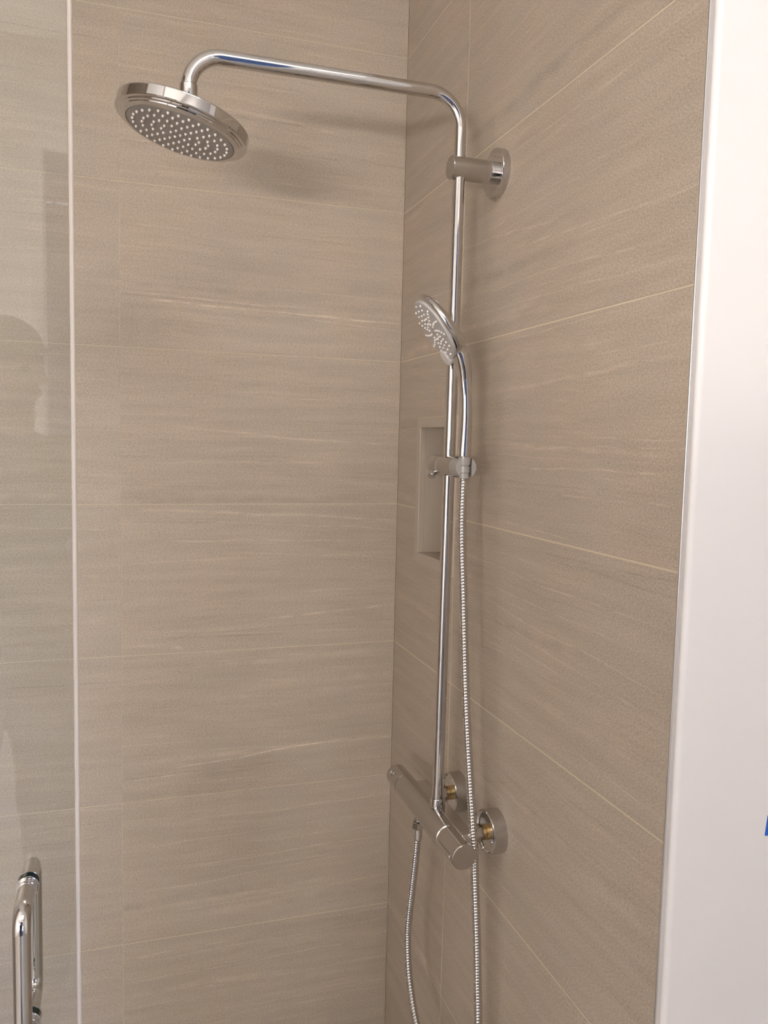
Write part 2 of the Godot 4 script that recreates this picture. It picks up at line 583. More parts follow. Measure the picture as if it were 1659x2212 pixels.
func tiles() -> void:
	var base := Color(0.674, 0.622, 0.565)
	# veins seen on single tiles, by course from the top; rows are [y0, y1, x0, x1, half width, strength]
	var back_veins := [
		[],
		[[0.43, 0.56, 0.05, 0.8, 0.012, 0.05], [0.60, 0.72, 0.2, 1.0, 0.010, -0.03], [0.20, 0.22, 0.0, 0.4, 0.008, 0.03]],
		[[0.70, 0.74, 0.0, 1.0, 0.008, 0.13], [0.665, 0.68, 0.0, 0.6, 0.006, 0.10], [0.73, 0.80, 0.45, 1.0, 0.005, 0.07], [0.60, 0.61, 0.0, 0.5, 0.02, -0.03]],
		[[0.50, 0.60, 0.15, 0.95, 0.008, 0.08], [0.55, 0.56, 0.2, 0.6, 0.006, 0.06], [0.2, 0.22, 0.3, 0.9, 0.010, -0.03]],
		[[0.04, 0.13, 0.0, 1.0, 0.010, 0.07], [0.10, 0.20, 0.1, 1.0, 0.006, 0.06], [0.25, 0.27, 0.1, 0.9, 0.007, 0.06], [0.33, 0.40, 0.3, 1.0, 0.005, 0.06], [0.80, 0.72, 0.45, 1.0, 0.010, 0.08], [0.93, 0.97, 0.03, 0.2, 0.018, 0.07]],
		[[0.74, 0.70, 0.0, 1.0, 0.018, 0.04], [0.80, 0.70, 0.15, 0.75, 0.006, 0.12], [0.86, 0.84, 0.02, 0.24, 0.005, 0.10], [0.73, 0.71, 0.45, 1.0, 0.006, 0.08]],
		[[0.20, 0.16, 0.1, 1.0, 0.006, 0.07], [0.34, 0.30, 0.05, 0.9, 0.005, 0.06], [0.52, 0.47, 0.2, 1.0, 0.006, 0.07], [0.66, 0.58, 0.0, 0.8, 0.005, 0.07], [0.82, 0.78, 0.1, 1.0, 0.006, 0.06]],
		[[0.15, 0.12, 0.0, 1.0, 0.006, 0.06], [0.28, 0.26, 0.0, 0.9, 0.006, 0.07], [0.40, 0.42, 0.2, 1.0, 0.008, 0.05]],
		[],
	]
	var right_veins := [
		[],
		[[0.55, 0.50, 0.0, 0.6, 0.006, 0.05]],
		[[0.45, 0.55, 0.0, 0.55, 0.008, 0.06], [0.58, 0.68, 0.3, 1.0, 0.006, 0.07], [0.75, 0.80, 0.1, 0.9, 0.005, 0.06], [0.85, 0.90, 0.0, 1.0, 0.005, 0.06]],
		[[0.30, 0.24, 0.1, 1.0, 0.012, 0.05], [0.55, 0.60, 0.0, 1.0, 0.014, 0.05], [0.68, 0.66, 0.35, 1.0, 0.006, 0.08], [0.80, 0.78, 0.5, 1.0, 0.005, 0.07]],
		[[0.20, 0.24, 0.0, 1.0, 0.005, 0.08], [0.32, 0.34, 0.0, 0.9, 0.004, 0.08], [0.40, 0.48, 0.15, 1.0, 0.004, 0.09], [0.48, 0.58, 0.2, 1.0, 0.005, 0.07], [0.57, 0.60, 0.0, 0.7, 0.004, 0.07]],
		[[0.30, 0.34, 0.0, 0.8, 0.012, -0.03]],
		[[0.25, 0.30, 0.0, 1.0, 0.006, 0.04]],
		[[0.4, 0.35, 0.0, 1.0, 0.006, 0.04]],
		[],
	]
	var bm := []
	var rm := []
	var shared := []
	for i in 4:
		shared.append(stone(300 + i * 11, [], 34, base))
	for i in 9:
		bm.append(stone(20 + i * 17, back_veins[i], 22, base) if i > 0 and i < 8 else shared[i % 4])
		rm.append(shared[(i + 1) % 4] if i in [0, 7, 8] else stone(220 + i * 13, right_veins[i], 22, base))
	var g := 0.0006          # half a grout joint
	var full := Vector2(0.61, 0.305)
	var rng := RandomNumberGenerator.new()
	rng.seed = 4
	# wall that faces the viewer
	var wb := struct_node("wall_back", "shower wall of sand-coloured stone-look tiles facing the doorway", "wall")
	slab("backing_board", wb, Vector3(LEFT, FLOOR, -0.12), Vector3(0.12, CEIL, -0.0085), M.board)
	slab("grout", wb, Vector3(LEFT, FLOOR, -0.0088), Vector3(0.0, CEIL, -0.0005), M.grout, 0.0001)
	var cols := [[-0.571, -0.0012], [-1.181, -0.571], [LEFT, -1.181]]
	for ci in 3:
		for k in LINES.size() - 1:
			var top: float = LINES[k]
			var low: float = LINES[k + 1]
			var u0: float = cols[ci][0] + g * 0.5
			var u1: float = cols[ci][1] - (g * 0.5 if ci else 0.0)
			var o := MeshInstance3D.new()
			o.name = "tile"
			var c := Vector2((u1 - u0) / 2.0, (top - low) / 2.0 - g)
			o.mesh = tile_mesh(rect(0, u1 - u0, 0, top - low - 2 * g), Vector2(maxf(full.x, u1 - u0), full.y))
			o.set_surface_override_material(0, bm[maxi(0, k - 1)] if ci == 0 else shared[(k + ci) % 4])
			wb.add_child(o, true)
			var tilt := Basis.from_euler(Vector3(rng.randf_range(-1, 1) * 0.0010, rng.randf_range(-1, 1) * 0.0006, 0))
			o.transform = Transform3D(tilt, Vector3(u0, low + g, 0) + Vector3(c.x, c.y, 0) - tilt * Vector3(c.x, c.y, 0))
	# closed end of the shower, beyond the left of the view
	var wl := struct_node("wall_end", "tiled closed end of the shower behind the glass door", "wall")
	slab("grout", wl, Vector3(LEFT, FLOOR, 0.0), Vector3(LEFT + 0.004, CEIL, 0.94), M.grout, 0.0001)
	for ci in 2:
		for k in LINES.size() - 1:
			var o := MeshInstance3D.new()
			o.name = "tile"
			o.mesh = tile_mesh(rect(0, 0.467, 0, LINES[k] - LINES[k + 1] - 2 * g), full)
			o.set_surface_override_material(0, shared[(k + 3 * ci) % 4])
			wl.add_child(o, true)
			o.transform = Transform3D(Basis(Vector3(0, 0, -1), Vector3(0, 1, 0), Vector3(1, 0, 0)), Vector3(LEFT + 0.008, LINES[k + 1] + g, 0.4685 + 0.4705 * ci))
	# wall with the fittings: u runs with +z
	var wr := struct_node("wall_right", "shower wall of sand-coloured stone-look tiles carrying the chrome fittings", "wall")
	var st := start()
	rbox(st, Vector3(0.0085, FLOOR, -0.12), Vector3(0.14, CEIL, 0.118), 0.0002)
	rbox(st, Vector3(0.0085, FLOOR, 0.3195), Vector3(0.14, CEIL, 0.9370), 0.0002)
	rbox(st, Vector3(0.0085, 0.1800, 0.118), Vector3(0.14, CEIL, 0.3195), 0.0002)
	rbox(st, Vector3(0.0085, FLOOR, 0.118), Vector3(0.14, -0.1045, 0.3195), 0.0002)
	put("backing_board", st, M.board, wr)
	st = start()
	rbox(st, Vector3(0.0005, FLOOR, 0.0), Vector3(0.0088, CEIL, 0.118), 0.0001)
	rbox(st, Vector3(0.0005, FLOOR, 0.3195), Vector3(0.0088, CEIL, 0.9376), 0.0001)
	rbox(st, Vector3(0.0005, 0.1800, 0.118), Vector3(0.0088, CEIL, 0.3195), 0.0001)
	rbox(st, Vector3(0.0005, FLOOR, 0.118), Vector3(0.0088, -0.1045, 0.3195), 0.0001)
	put("grout", st, M.grout, wr)
	g = 0.0012
	var rc := [[0.0012, 0.3224], [0.3224, 0.9376]]
	var turn := Basis(Vector3(0, 0, 1), Vector3(0, 1, 0), Vector3(-1, 0, 0))   # u -> +z, v -> +y, front -> -x
	for ci in 2:
		for k in LINES.size() - 1:
			var top: float = LINES[k]
			var low: float = LINES[k + 1]
			var u0: float = rc[ci][0] + (g if ci else 0.0)
			var u1: float = rc[ci][1] - g
			var o := MeshInstance3D.new()
			o.name = "tile"
			var out := rect(0, u1 - u0, 0, top - low - 2 * g)
			if ci == 0 and (k == 4 or k == 5):      # cut round the niche
				var hh := top - low - 2 * g
				var nx := 0.1150 - u0
				if k == 4:
					var cut := 0.1838 - (low + g)
					out = PackedVector2Array([Vector2(0, 0), Vector2(nx, 0), Vector2(nx, cut), Vector2(u1 - u0, cut), Vector2(u1 - u0, hh), Vector2(0, hh)])
				else:
					var cut := -0.1082 - (low + g)
					out = PackedVector2Array([Vector2(0, 0), Vector2(u1 - u0, 0), Vector2(u1 - u0, cut), Vector2(nx, cut), Vector2(nx, hh), Vector2(0, hh)])
			o.mesh = tile_mesh(out, Vector2(maxf(full.x, u1 - u0), full.y))
			o.set_surface_override_material(0, rm[maxi(0, k - 1)] if ci == 1 else shared[(k + 2) % 4])
			wr.add_child(o, true)
			var tilt := turn * Basis.from_euler(Vector3(rng.randf_range(-1, 1) * 0.0008, rng.randf_range(-1, 1) * 0.0005, 0))
			var c := Vector3((u1 - u0) / 2.0, (top - low) / 2.0 - g, 0)
			o.transform = Transform3D(tilt, Vector3(0, low + g, u0) + turn * c - tilt * c)

func niche() -> void:
	var t := thing("shower_niche", "beige framed recessed niche in the tiled wall behind the chrome pipe", "niche", Vector3(0, -0.107, 0.2188))
	var o := Vector3(0, -0.107, 0.2188)
	var y0 := -0.1070
	var y1 := 0.1826
	var z0 := 0.1162
	var z1 := 0.3212
	var b := 0.020
	var px := -0.0015
	for s in [["frame_side", Vector3(px, y0, z0), Vector3(0.012, y1, z0 + b)], ["frame_side", Vector3(px, y0, z1 - b), Vector3(0.012, y1, z1)], ["frame_top", Vector3(px, y1 - b, z0 + b), Vector3(0.012, y1, z1 - b)], ["frame_sill", Vector3(px, y0, z0 + b), Vector3(0.012, y0 + b, z1 - b)]]:
		var st := start()
		rbox(st, s[1] - o, s[2] - o, 0.0012)
		put(s[0], st, M.niche, t)
	var d := 0.092
	var st := start()
	rbox(st, Vector3(d, y0, z0) - o, Vector3(d + 0.006, y1, z1) - o, 0.0005)
	put("back_panel", st, M.niche, t)
	for s in [[Vector3(0.004, y0, z0 + 0.010), Vector3(d, y1, z0 + b - 0.0004)], [Vector3(0.004, y0, z1 - b + 0.0004), Vector3(d, y1, z1 - 0.010)]]:
		st = start()
		rbox(st, s[0] - o, s[1] - o, 0.0005)
		put("side_panel", st, M.niche, t)
	st = start()
	rbox(st, Vector3(0.004, y1 - b + 0.0004, z0 + b) - o, Vector3(d, y1 - 0.008, z1 - b) - o, 0.0005)
	put("top_panel", st, M.niche, t)
	st = start()
	rbox(st, Vector3(0.004, y0 + 0.008, z0 + b) - o, Vector3(d, y0 + b - 0.0004, z1 - b) - o, 0.0005)
	put("shelf", st, M.niche, t)

# ------------------------------------------------------------------ chrome
const PZ := 0.461
const PTOP := Vector3(-0.0690, 0.665, PZ)
const PLOW := Vector3(-0.0752, -0.4485, PZ)
const BAR := Vector3(-0.083, -0.4850, 0.461)

func column() -> void:
	var t := thing("shower_column", "chrome riser pipe bent over into a long overhead arm on the tiled wall", "shower pipe", PLOW)
	var o := PLOW
	var pts := bent([[PLOW - o, 0.0], [PTOP - o, 0.050], [Vector3(-0.478, 0.662, PZ) - o, 0.047], [Vector3(-0.478, 0.611, PZ) - o, 0.0]], 18)
	var rad := PackedFloat32Array()
	for i in pts.size():
		rad.append(lerpf(0.0092, 0.0106, clampf((-(pts[i].x + o.x) - 0.066) / 0.10, 0, 1)))
	var st := start()
	tube(st, pts, rad, 40)
	put("pipe", st, M.chrome, t)
	st = start()
	lathe(st, [Vector2(0.0093, 0.022), Vector2(0.0095, 0.016), Vector2(0.0101, 0.003), Vector2(0.0102, 0.0), Vector2(0.0092, -0.0006), Vector2(0.0092, -0.012)], Transform3D(Basis.IDENTITY, Vector3.ZERO))
	put("foot_collar", st, M.chrome, t)
	# wall bracket
	var by := 0.5570
	var c := Vector3(0, by, PZ) - o
	var xf := Transform3D(Basis(Vector3(0, 0, 1), Vector3(-1, 0, 0), Vector3(0, -1, 0)), c)    # lathe axis to -x
	st = start()
	lathe(st, [Vector2(0.0372, 0.0), Vector2(0.0372, 0.0105), Vector2(0.0366, 0.0120), Vector2(0.0352, 0.0126), Vector2(0.0, 0.0126)], xf, 72)
	var esc := put("wall_flange", st, M.chrome, t)
	st = start()
	lathe(st, [Vector2(0.0168, 0.0120), Vector2(0.0168, 0.0190), Vector2(0.0165, 0.0193), Vector2(0.0168, 0.0196), Vector2(0.0168, 0.0265)], xf)
	put("post", st, M.chrome, t)
	st = start()
	lathe(st, [Vector2(0.0, 0.0262), Vector2(0.0166, 0.0262), Vector2(0.0174, 0.0270), Vector2(0.0174, 0.0835), Vector2(0.0170, 0.0846), Vector2(0.0158, 0.0852), Vector2(0.0, 0.0852)], xf)
	put("clamp", st, M.satin, t)
	# slider that holds the hand shower: barrel along z round the pipe
	var sx := -0.0717
	var sy := 0.0970
	var so := Vector3(sx, sy, 0) - o
	var zf := Transform3D(Basis(Vector3(1, 0, 0), Vector3(0, 0, 1), Vector3(0, -1, 0)), so)    # lathe axis to +z
	st = start()
	lathe(st, [Vector2(0.0, 0.4030), Vector2(0.0150, 0.4030), Vector2(0.0166, 0.4046), Vector2(0.0166, 0.4420), Vector2(0.0161, 0.4425), Vector2(0.0161, 0.4432), Vector2(0.0166, 0.4437), Vector2(0.0166, 0.4990), Vector2(0.0160, 0.5000), Vector2(0.0, 0.5000)], zf)
	var sl := put("slider", st, M.satin, t)
	# two half-moon jaws with a slot between them
	for s in [-1.0, 1.0]:
		st = start()
		var poly := []
		var half := 0.0093
		var rr := 0.0166
		var a0 := acos(half / rr)
		for k in 17:
			var f := lerpf(-a0, a0, k / 16.0)
			poly.append(Vector2(s * rr * cos(f), rr * sin(f)))
		var zb := 0.4995
		var ze := 0.5290
		for k in poly.size():
			var p: Vector2 = poly[k]
			var q: Vector2 = poly[(k + 1) % poly.size()]
			var wall := k == poly.size() - 1
			var np := Vector3(-s, 0, 0) if wall else Vector3(p.x, p.y, 0).normalized()
			var nq := Vector3(-s, 0, 0) if wall else Vector3(q.x, q.y, 0).normalized()
			var pa := so + Vector3(p.x, p.y, zb)
			var qa := so + Vector3(q.x, q.y, zb)
			var pb := so + Vector3(p.x, p.y, ze - 0.0008)
			var qb := so + Vector3(q.x, q.y, ze - 0.0008)
			tri(st, pa, qa, qb, np, nq, nq)
			tri(st, pa, qb, pb, np, nq, np)
			var cc := Vector2(s * (half + rr) / 2.0, 0)
			var pi := p.lerp(cc, 0.06)
			var qi := q.lerp(cc, 0.06)
			var pc := so + Vector3(pi.x, pi.y, ze)
			var qc := so + Vector3(qi.x, qi.y, ze)
			var ez := Vector3(0, 0, 1)
			tri(st, pb, qb, qc, (np + ez).normalized(), (nq + ez).normalized(), (nq + ez).normalized())
			tri(st, pb, qc, pc, (np + ez).normalized(), (nq + ez).normalized(), (np + ez).normalized())
			tri(st, so + Vector3(cc.x, cc.y, ze), pc, qc, ez, ez, ez)
		put("jaw", st, M.holder, sl)
	st = start()
	var k0 := so + Vector3(-0.0085, -0.0085, 0.4175)
	rod(st, k0, k0 + Vector3(-0.0085, -0.0100, 0.0070), 0.0064, 0.0014, 28)
	put("lock_knob", st, M.chrome, sl)

func overhead() -> void:
	var at := Vector3(-0.478, 0.6180, PZ)
	var t := thing("overhead_shower_head", "round chrome rain shower head with pale nozzles hanging from the arm", "shower head", at)
	var st := start()
	lathe(st, [Vector2(0.0, 0.002), Vector2(0.0108, 0.002), Vector2(0.0124, 0.0005), Vector2(0.0126, -0.0105), Vector2(0.0120, -0.0150), Vector2(0.0100, -0.0178), Vector2(0.0, -0.0178)], Transform3D.IDENTITY)
	put("swivel_nut", st, M.chrome, t)
	st = start()
	ball(st, Vector3(0, -0.0200, 0), Vector3.ONE * 0.0092)
	put("ball_joint", st, M.selector, t)
	var tilt := Transform3D(Basis.from_euler(Vector3(0.0, 0.0, -0.232)), Vector3(0, -0.0215, 0))
	st = start()
	lathe(st, [Vector2(0.0070, -0.001), Vector2(0.0150, -0.0085), Vector2(0.0300, -0.0150), Vector2(0.0600, -0.0205), Vector2(0.0898, -0.0240), Vector2(0.0909, -0.0244), Vector2(0.0915, -0.0252), Vector2(0.0916, -0.0262), Vector2(0.0914, -0.0385), Vector2(0.0905, -0.0396), Vector2(0.0872, -0.0399), Vector2(0.0866, -0.0403), Vector2(0.0860, -0.0418), Vector2(0.0854, -0.0424), Vector2(0.0838, -0.0427), Vector2(0.0832, -0.0431), Vector2(0.0827, -0.0444), Vector2(0.0815, -0.0452), Vector2(0.0755, -0.0460)], tilt, 96)
	put("housing", st, M.chrome, t)
	st = start()
	lathe(st, [Vector2(0.0755, -0.0460), Vector2(0.0748, -0.0448), Vector2(0.0742, -0.0448), Vector2(0.0736, -0.0460), Vector2(0.0, -0.0468)], tilt, 96)
	var f := put("spray_face", st, M.face, t)
	st = start()
	for ring in range(0, 6):
		var n := maxi(1, ring * 6)
		for k in n:
			var a := TAU * k / n
			var r := ring * 0.0131
			var p := tilt * Vector3(cos(a) * r, -0.0464, sin(a) * r)
			lathe(st, [Vector2(0.0020, 0.0), Vector2(0.0017, -0.0020), Vector2(0.0010, -0.0028), Vector2(0.0, -0.0030)], Transform3D(tilt.basis, p), 10)
	put("nozzles", st, M.nozzle, f).set_meta("kind", "stuff")

func hand_shower() -> void:
	var at := Vector3(-0.0735, 0.1040, 0.5235)
	var t := thing("hand_shower", "chrome hand shower with grey spray face standing in the slider", "hand shower", at)
	t.rotation.y = -0.13
	# spine in its own x, y: the handle rises, bends towards -x and runs up the middle of the head
	var c := Curve3D.new()
	c.bake_interval = 0.002
	var sp := [Vector2(-0.0005, 0.010), Vector2(0.0010, 0.060), Vector2(-0.0005, 0.105), Vector2(-0.0060, 0.145), Vector2(-0.0190, 0.172)]
	var hd := Vector2(-0.058, 0.0815).normalized()      # up the head
	var hn := Vector2(-hd.y, hd.x)                        # out of its face
	if hn.x > 0:
		hn = -hn
	var hc := Vector2(-0.0455, 0.2000)                  # middle of the head
	var R := 0.0555
	sp.append(hc)
	sp.append(hc + hd * R)
	for i in sp.size():
		var a: Vector2 = sp[maxi(i - 1, 0)]
		var b: Vector2 = sp[mini(i + 1, sp.size() - 1)]
		var tg := (b - a) / 6.0
		if i >= sp.size() - 2:
			tg = hd * 0.012
		c.add_point(Vector3(sp[i].x, sp[i].y, 0), Vector3(-tg.x, -tg.y, 0), Vector3(tg.x, tg.y, 0))
	var total := c.get_baked_length()
	var head_s := total - R                              # length at the head's middle
	var rr := func(x: float) -> float: return 0.0088 + 0.0017 * smoothstep(0.08, 0.0, x) + 0.0052 * smoothstep(0.085, 0.165, x)
	var n := 110
	var seg := 40
	var rings := []
	for i in n + 1:
		var s := total * (1.0 - pow(1.0 - float(i) / n, 1.6))
		s = minf(s, total - 0.00002)
		var p := c.sample_baked(s, true)
		var q := c.sample_baked(minf(s + 0.001, total), true)
		var p2 := c.sample_baked(maxf(s - 0.001, 0), true)
		var tg := (q - p2).normalized()
		var out := Vector3(tg.y, -tg.x, 0)
		if out.x > 0:
			out = -out
		var d := s - head_s
		var hx := sqrt(maxf(0.0, R * R - d * d)) if absf(d) < R else 0.0
		var k := smoothstep(-R * 1.35, -R * 0.30, d)
		var hr: float = rr.call(s)
		var wa: float = hx
		if d < -R * 0.35:
			wa = maxf(minf(hr, 0.0112) + 0.006 * smoothstep(-R * 1.7, -R * 0.95, d), hx * smoothstep(-R, -R * 0.6, d))
		var ring_h := sqrt(maxf(0.0, 1.0 - pow(clampf(d / R, 0.0, 1.0), 2.2)))
		var tb := lerpf(hr, 0.0150 * maxf(ring_h, 0.02), k)       # towards the back
		var tf := lerpf(hr, 0.0075 * maxf(ring_h, 0.02), k)      # towards the face
		var ring := PackedVector3Array()
		for j in seg + 1:
			var a := TAU * j / seg
			var cz := cos(a)
			var sn := sin(a)
			var e := lerpf(1.0, 0.62, k)
			var zz: float = signf(cz) * pow(absf(cz), e) * wa
			var oo: float = (tf * signf(sn) * pow(absf(sn), e * 0.75)) if sn > 0 else (tb * sn)
			ring.append(p + out * oo + Vector3(0, 0, 1) * zz)
		rings.append(ring)
	var st := start()
	st.set_smooth_group(0)
	for i in n:
		for j in seg:
			var a: Vector3 = rings[i][j]
			var b: Vector3 = rings[i][j + 1]
			var d: Vector3 = rings[i + 1][j + 1]
			var e: Vector3 = rings[i + 1][j]
			st.add_vertex(a)
			st.add_vertex(b)
			st.add_vertex(d)
			st.add_vertex(a)
			st.add_vertex(d)
			st.add_vertex(e)
	st.generate_normals()
	put("body", st, M.chrome, t)
	# face with nozzles in rays
	var fx := Transform3D(Basis(Vector3(hd.x, hd.y, 0), Vector3(hn.x, hn.y, 0), Vector3(hd.x, hd.y, 0).cross(Vector3(hn.x, hn.y, 0))), Vector3(hc.x, hc.y, 0) + Vector3(hn.x, hn.y, 0) * 0.0066)
	st = start()
	lathe(st, [Vector2(0.0495, -0.0030), Vector2(0.0495, 0.0012), Vector2(0.0488, 0.0020), Vector2(0.0470, 0.0024), Vector2(0.0, 0.0036)], fx, 72)
	var f := put("spray_face", st, M.face_light, t)
	st = start()
	for ray in 13:
		for k in 5:
			var a := TAU * (ray + 0.3) / 13.0 + 0.055 * k
			var r := 0.0135 + k * 0.0076
			lathe(st, [Vector2(0.0017, 0.0), Vector2(0.0014, 0.0016), Vector2(0.0007, 0.0022), Vector2(0.0, 0.0023)], Transform3D(fx.basis, fx * Vector3(cos(a) * r, 0.0030, sin(a) * r)), 8)
	put("nozzles", st, M.nozzle, f).set_meta("kind", "stuff")
	st = start()
	lathe(st, [Vector2(0.0135, -0.004), Vector2(0.0135, 0.0044), Vector2(0.0126, 0.0054), Vector2(0.0, 0.0058)], Transform3D(fx.basis, fx * Vector3(-0.0440, 0.0, -0.0190)), 32)
	put("spray_selector", st, M.selector, t, "pale round spray selector button")
	# conical nut that sits in the slider
	st = start()
	lathe(st, [Vector2(0.0, -0.0245), Vector2(0.0066, -0.0245), Vector2(0.0082, -0.0235), Vector2(0.0084, -0.0165), Vector2(0.0078, -0.0160), Vector2(0.0078, -0.0150), Vector2(0.0090, -0.0145), Vector2(0.0092, -0.0055), Vector2(0.0080, -0.0050), Vector2(0.0080, -0.0038), Vector2(0.0094, -0.0032), Vector2(0.0102, 0.0040), Vector2(0.0102, 0.0066), Vector2(0.0092, 0.0072), Vector2(0.0092, 0.0098), Vector2(0.0, 0.0098)], Transform3D.IDENTITY, 40)
	put("swivel_nut", st, M.holder, t)

func mixer() -> void:
	var t := thing("thermostatic_mixer", "chrome bar mixer tap under the riser pipe on two round wall flanges", "shower mixer", BAR)
	var zf := Transform3D(Basis(Vector3(1, 0, 0), Vector3(0, 0, 1), Vector3(0, -1, 0)), Vector3(0, 0, -BAR.z))     # axis +z, heights are world z
	var st := start()
	lathe(st, [Vector2(0.0, 0.3275), Vector2(0.0188, 0.3275), Vector2(0.0202, 0.3290), Vector2(0.0206, 0.3450), Vector2(0.0216, 0.3900), Vector2(0.0216, 0.4600), Vector2(0.0207, 0.5150), Vector2(0.0202, 0.5280), Vector2(0.0190, 0.5290), Vector2(0.0, 0.5290)], zf, 56)
	var body := put("body", st, M.satin, t)
	# casting behind the bar that carries the unions and the pipe
	st = start()
	rbox(st, Vector3(0.006, -0.016, 0.352 - BAR.z), Vector3(0.033, 0.0195, 0.566 - BAR.z), 0.0035)
	put("rear_casting", st, M.chrome, body)
	st = start()
	lathe(st, [Vector2(0.0, 0.012), Vector2(0.0135, 0.012), Vector2(0.0128, 0.026), Vector2(0.0118, 0.0345), Vector2(0.0110, 0.0355), Vector2(0.0, 0.0355)], Transform3D(Basis.IDENTITY, Vector3(PLOW.x - BAR.x, 0, PZ - BAR.z)))
	put("pipe_socket", st, M.chrome, body)
	# handles
	st = start()
	lathe(st, [Vector2(0.0, 0.2725), Vector2(0.0150, 0.2725), Vector2(0.0180, 0.2737), Vector2(0.0196, 0.2765), Vector2(0.0201, 0.2825), Vector2(0.0201, 0.3255), Vector2(0.0192, 0.3266), Vector2(0.0188, 0.3280)], zf, 56)
	var h := put("flow_handle", st, M.satin, t)
	st = start()
	var ring := PackedVector3Array()
	for k in 25:
		var a := TAU * k / 24.0
		ring.append(Basis(Vector3(0, 0, 1), -0.72) * Vector3(-sqrt(0.0203 * 0.0203 - pow(0.0050 * sin(a), 2.0)), 0.0050 * sin(a), 0.2960 - BAR.z + 0.0050 * cos(a)))
	tube(st, ring, even(0.0008, 25), 8, false)
	put("button_ring", st, M.chrome, h)
	st = start()
	lathe(st, [Vector2(0.0188, 0.5285), Vector2(0.0188, 0.5300), Vector2(0.0196, 0.5310), Vector2(0.0200, 0.5325), Vector2(0.0200, 0.5900), Vector2(0.0197, 0.5915), Vector2(0.0188, 0.5924), Vector2(0.0, 0.5924)], zf, 56)
	h = put("temperature_handle", st, M.satin, t)
	st = start()
	rbox(st, Vector3(-0.0225, -0.0022, 0.541 - BAR.z), Vector3(-0.0150, 0.0022, 0.587 - BAR.z), 0.0010, Transform3D(Basis(Vector3(0, 0, 1), -0.05), Vector3.ZERO))
	put("grip_ridge", st, M.chrome, h)
	# unions to the wall
	for z in [0.536, 0.386]:
		var wx := Transform3D(Basis(Vector3(0, 0, 1), Vector3(-1, 0, 0), Vector3(0, -1, 0)), Vector3(-BAR.x, 0.0050, z - BAR.z))       # heights are distances from the wall
		st = start()
		lathe(st, [Vector2(0.0350, 0.0), Vector2(0.0350, 0.0215), Vector2(0.0343, 0.0230), Vector2(0.0325, 0.0236), Vector2(0.0318, 0.0230), Vector2(0.0300, 0.0200), Vector2(0.0160, 0.0192), Vector2(0.0120, 0.0192)], wx, 72)
		put("wall_flange", st, M.chrome, t)
		st = start()
		lathe(st, [Vector2(0.0118, 0.0120), Vector2(0.0118, 0.0240), Vector2(0.0108, 0.0246), Vector2(0.0108, 0.0258), Vector2(0.0118, 0.0262), Vector2(0.0118, 0.0310)], wx, 32)
		put("union_thread", st, M.brass, t, "brass threaded union")
		st = start()
		lathe(st, [Vector2(0.0, 0.0298), Vector2(0.0128, 0.0298), Vector2(0.0142, 0.0312), Vector2(0.0142, 0.0455), Vector2(0.0130, 0.0470), Vector2(0.0, 0.0470)], wx, 6, true)
		put("hex_nut", st, M.satin, t)
		st = start()
		lathe(st, [Vector2(0.0112, 0.0460), Vector2(0.0112, 0.0650)], wx, 32)
		put("inlet", st, M.chrome, t)
	# outlet to the hose
	st = start()
	lathe(st, [Vector2(0.0150, -0.0120), Vector2(0.0125, -0.0205), Vector2(0.0090, -0.0250), Vector2(0.0078, -0.0262), Vector2(0.0078, -0.0335), Vector2(0.0, -0.0335)], Transform3D(Basis.IDENTITY, Vector3(0, 0, 0.3965 - BAR.z)))
	put("outlet", st, M.satin, t)

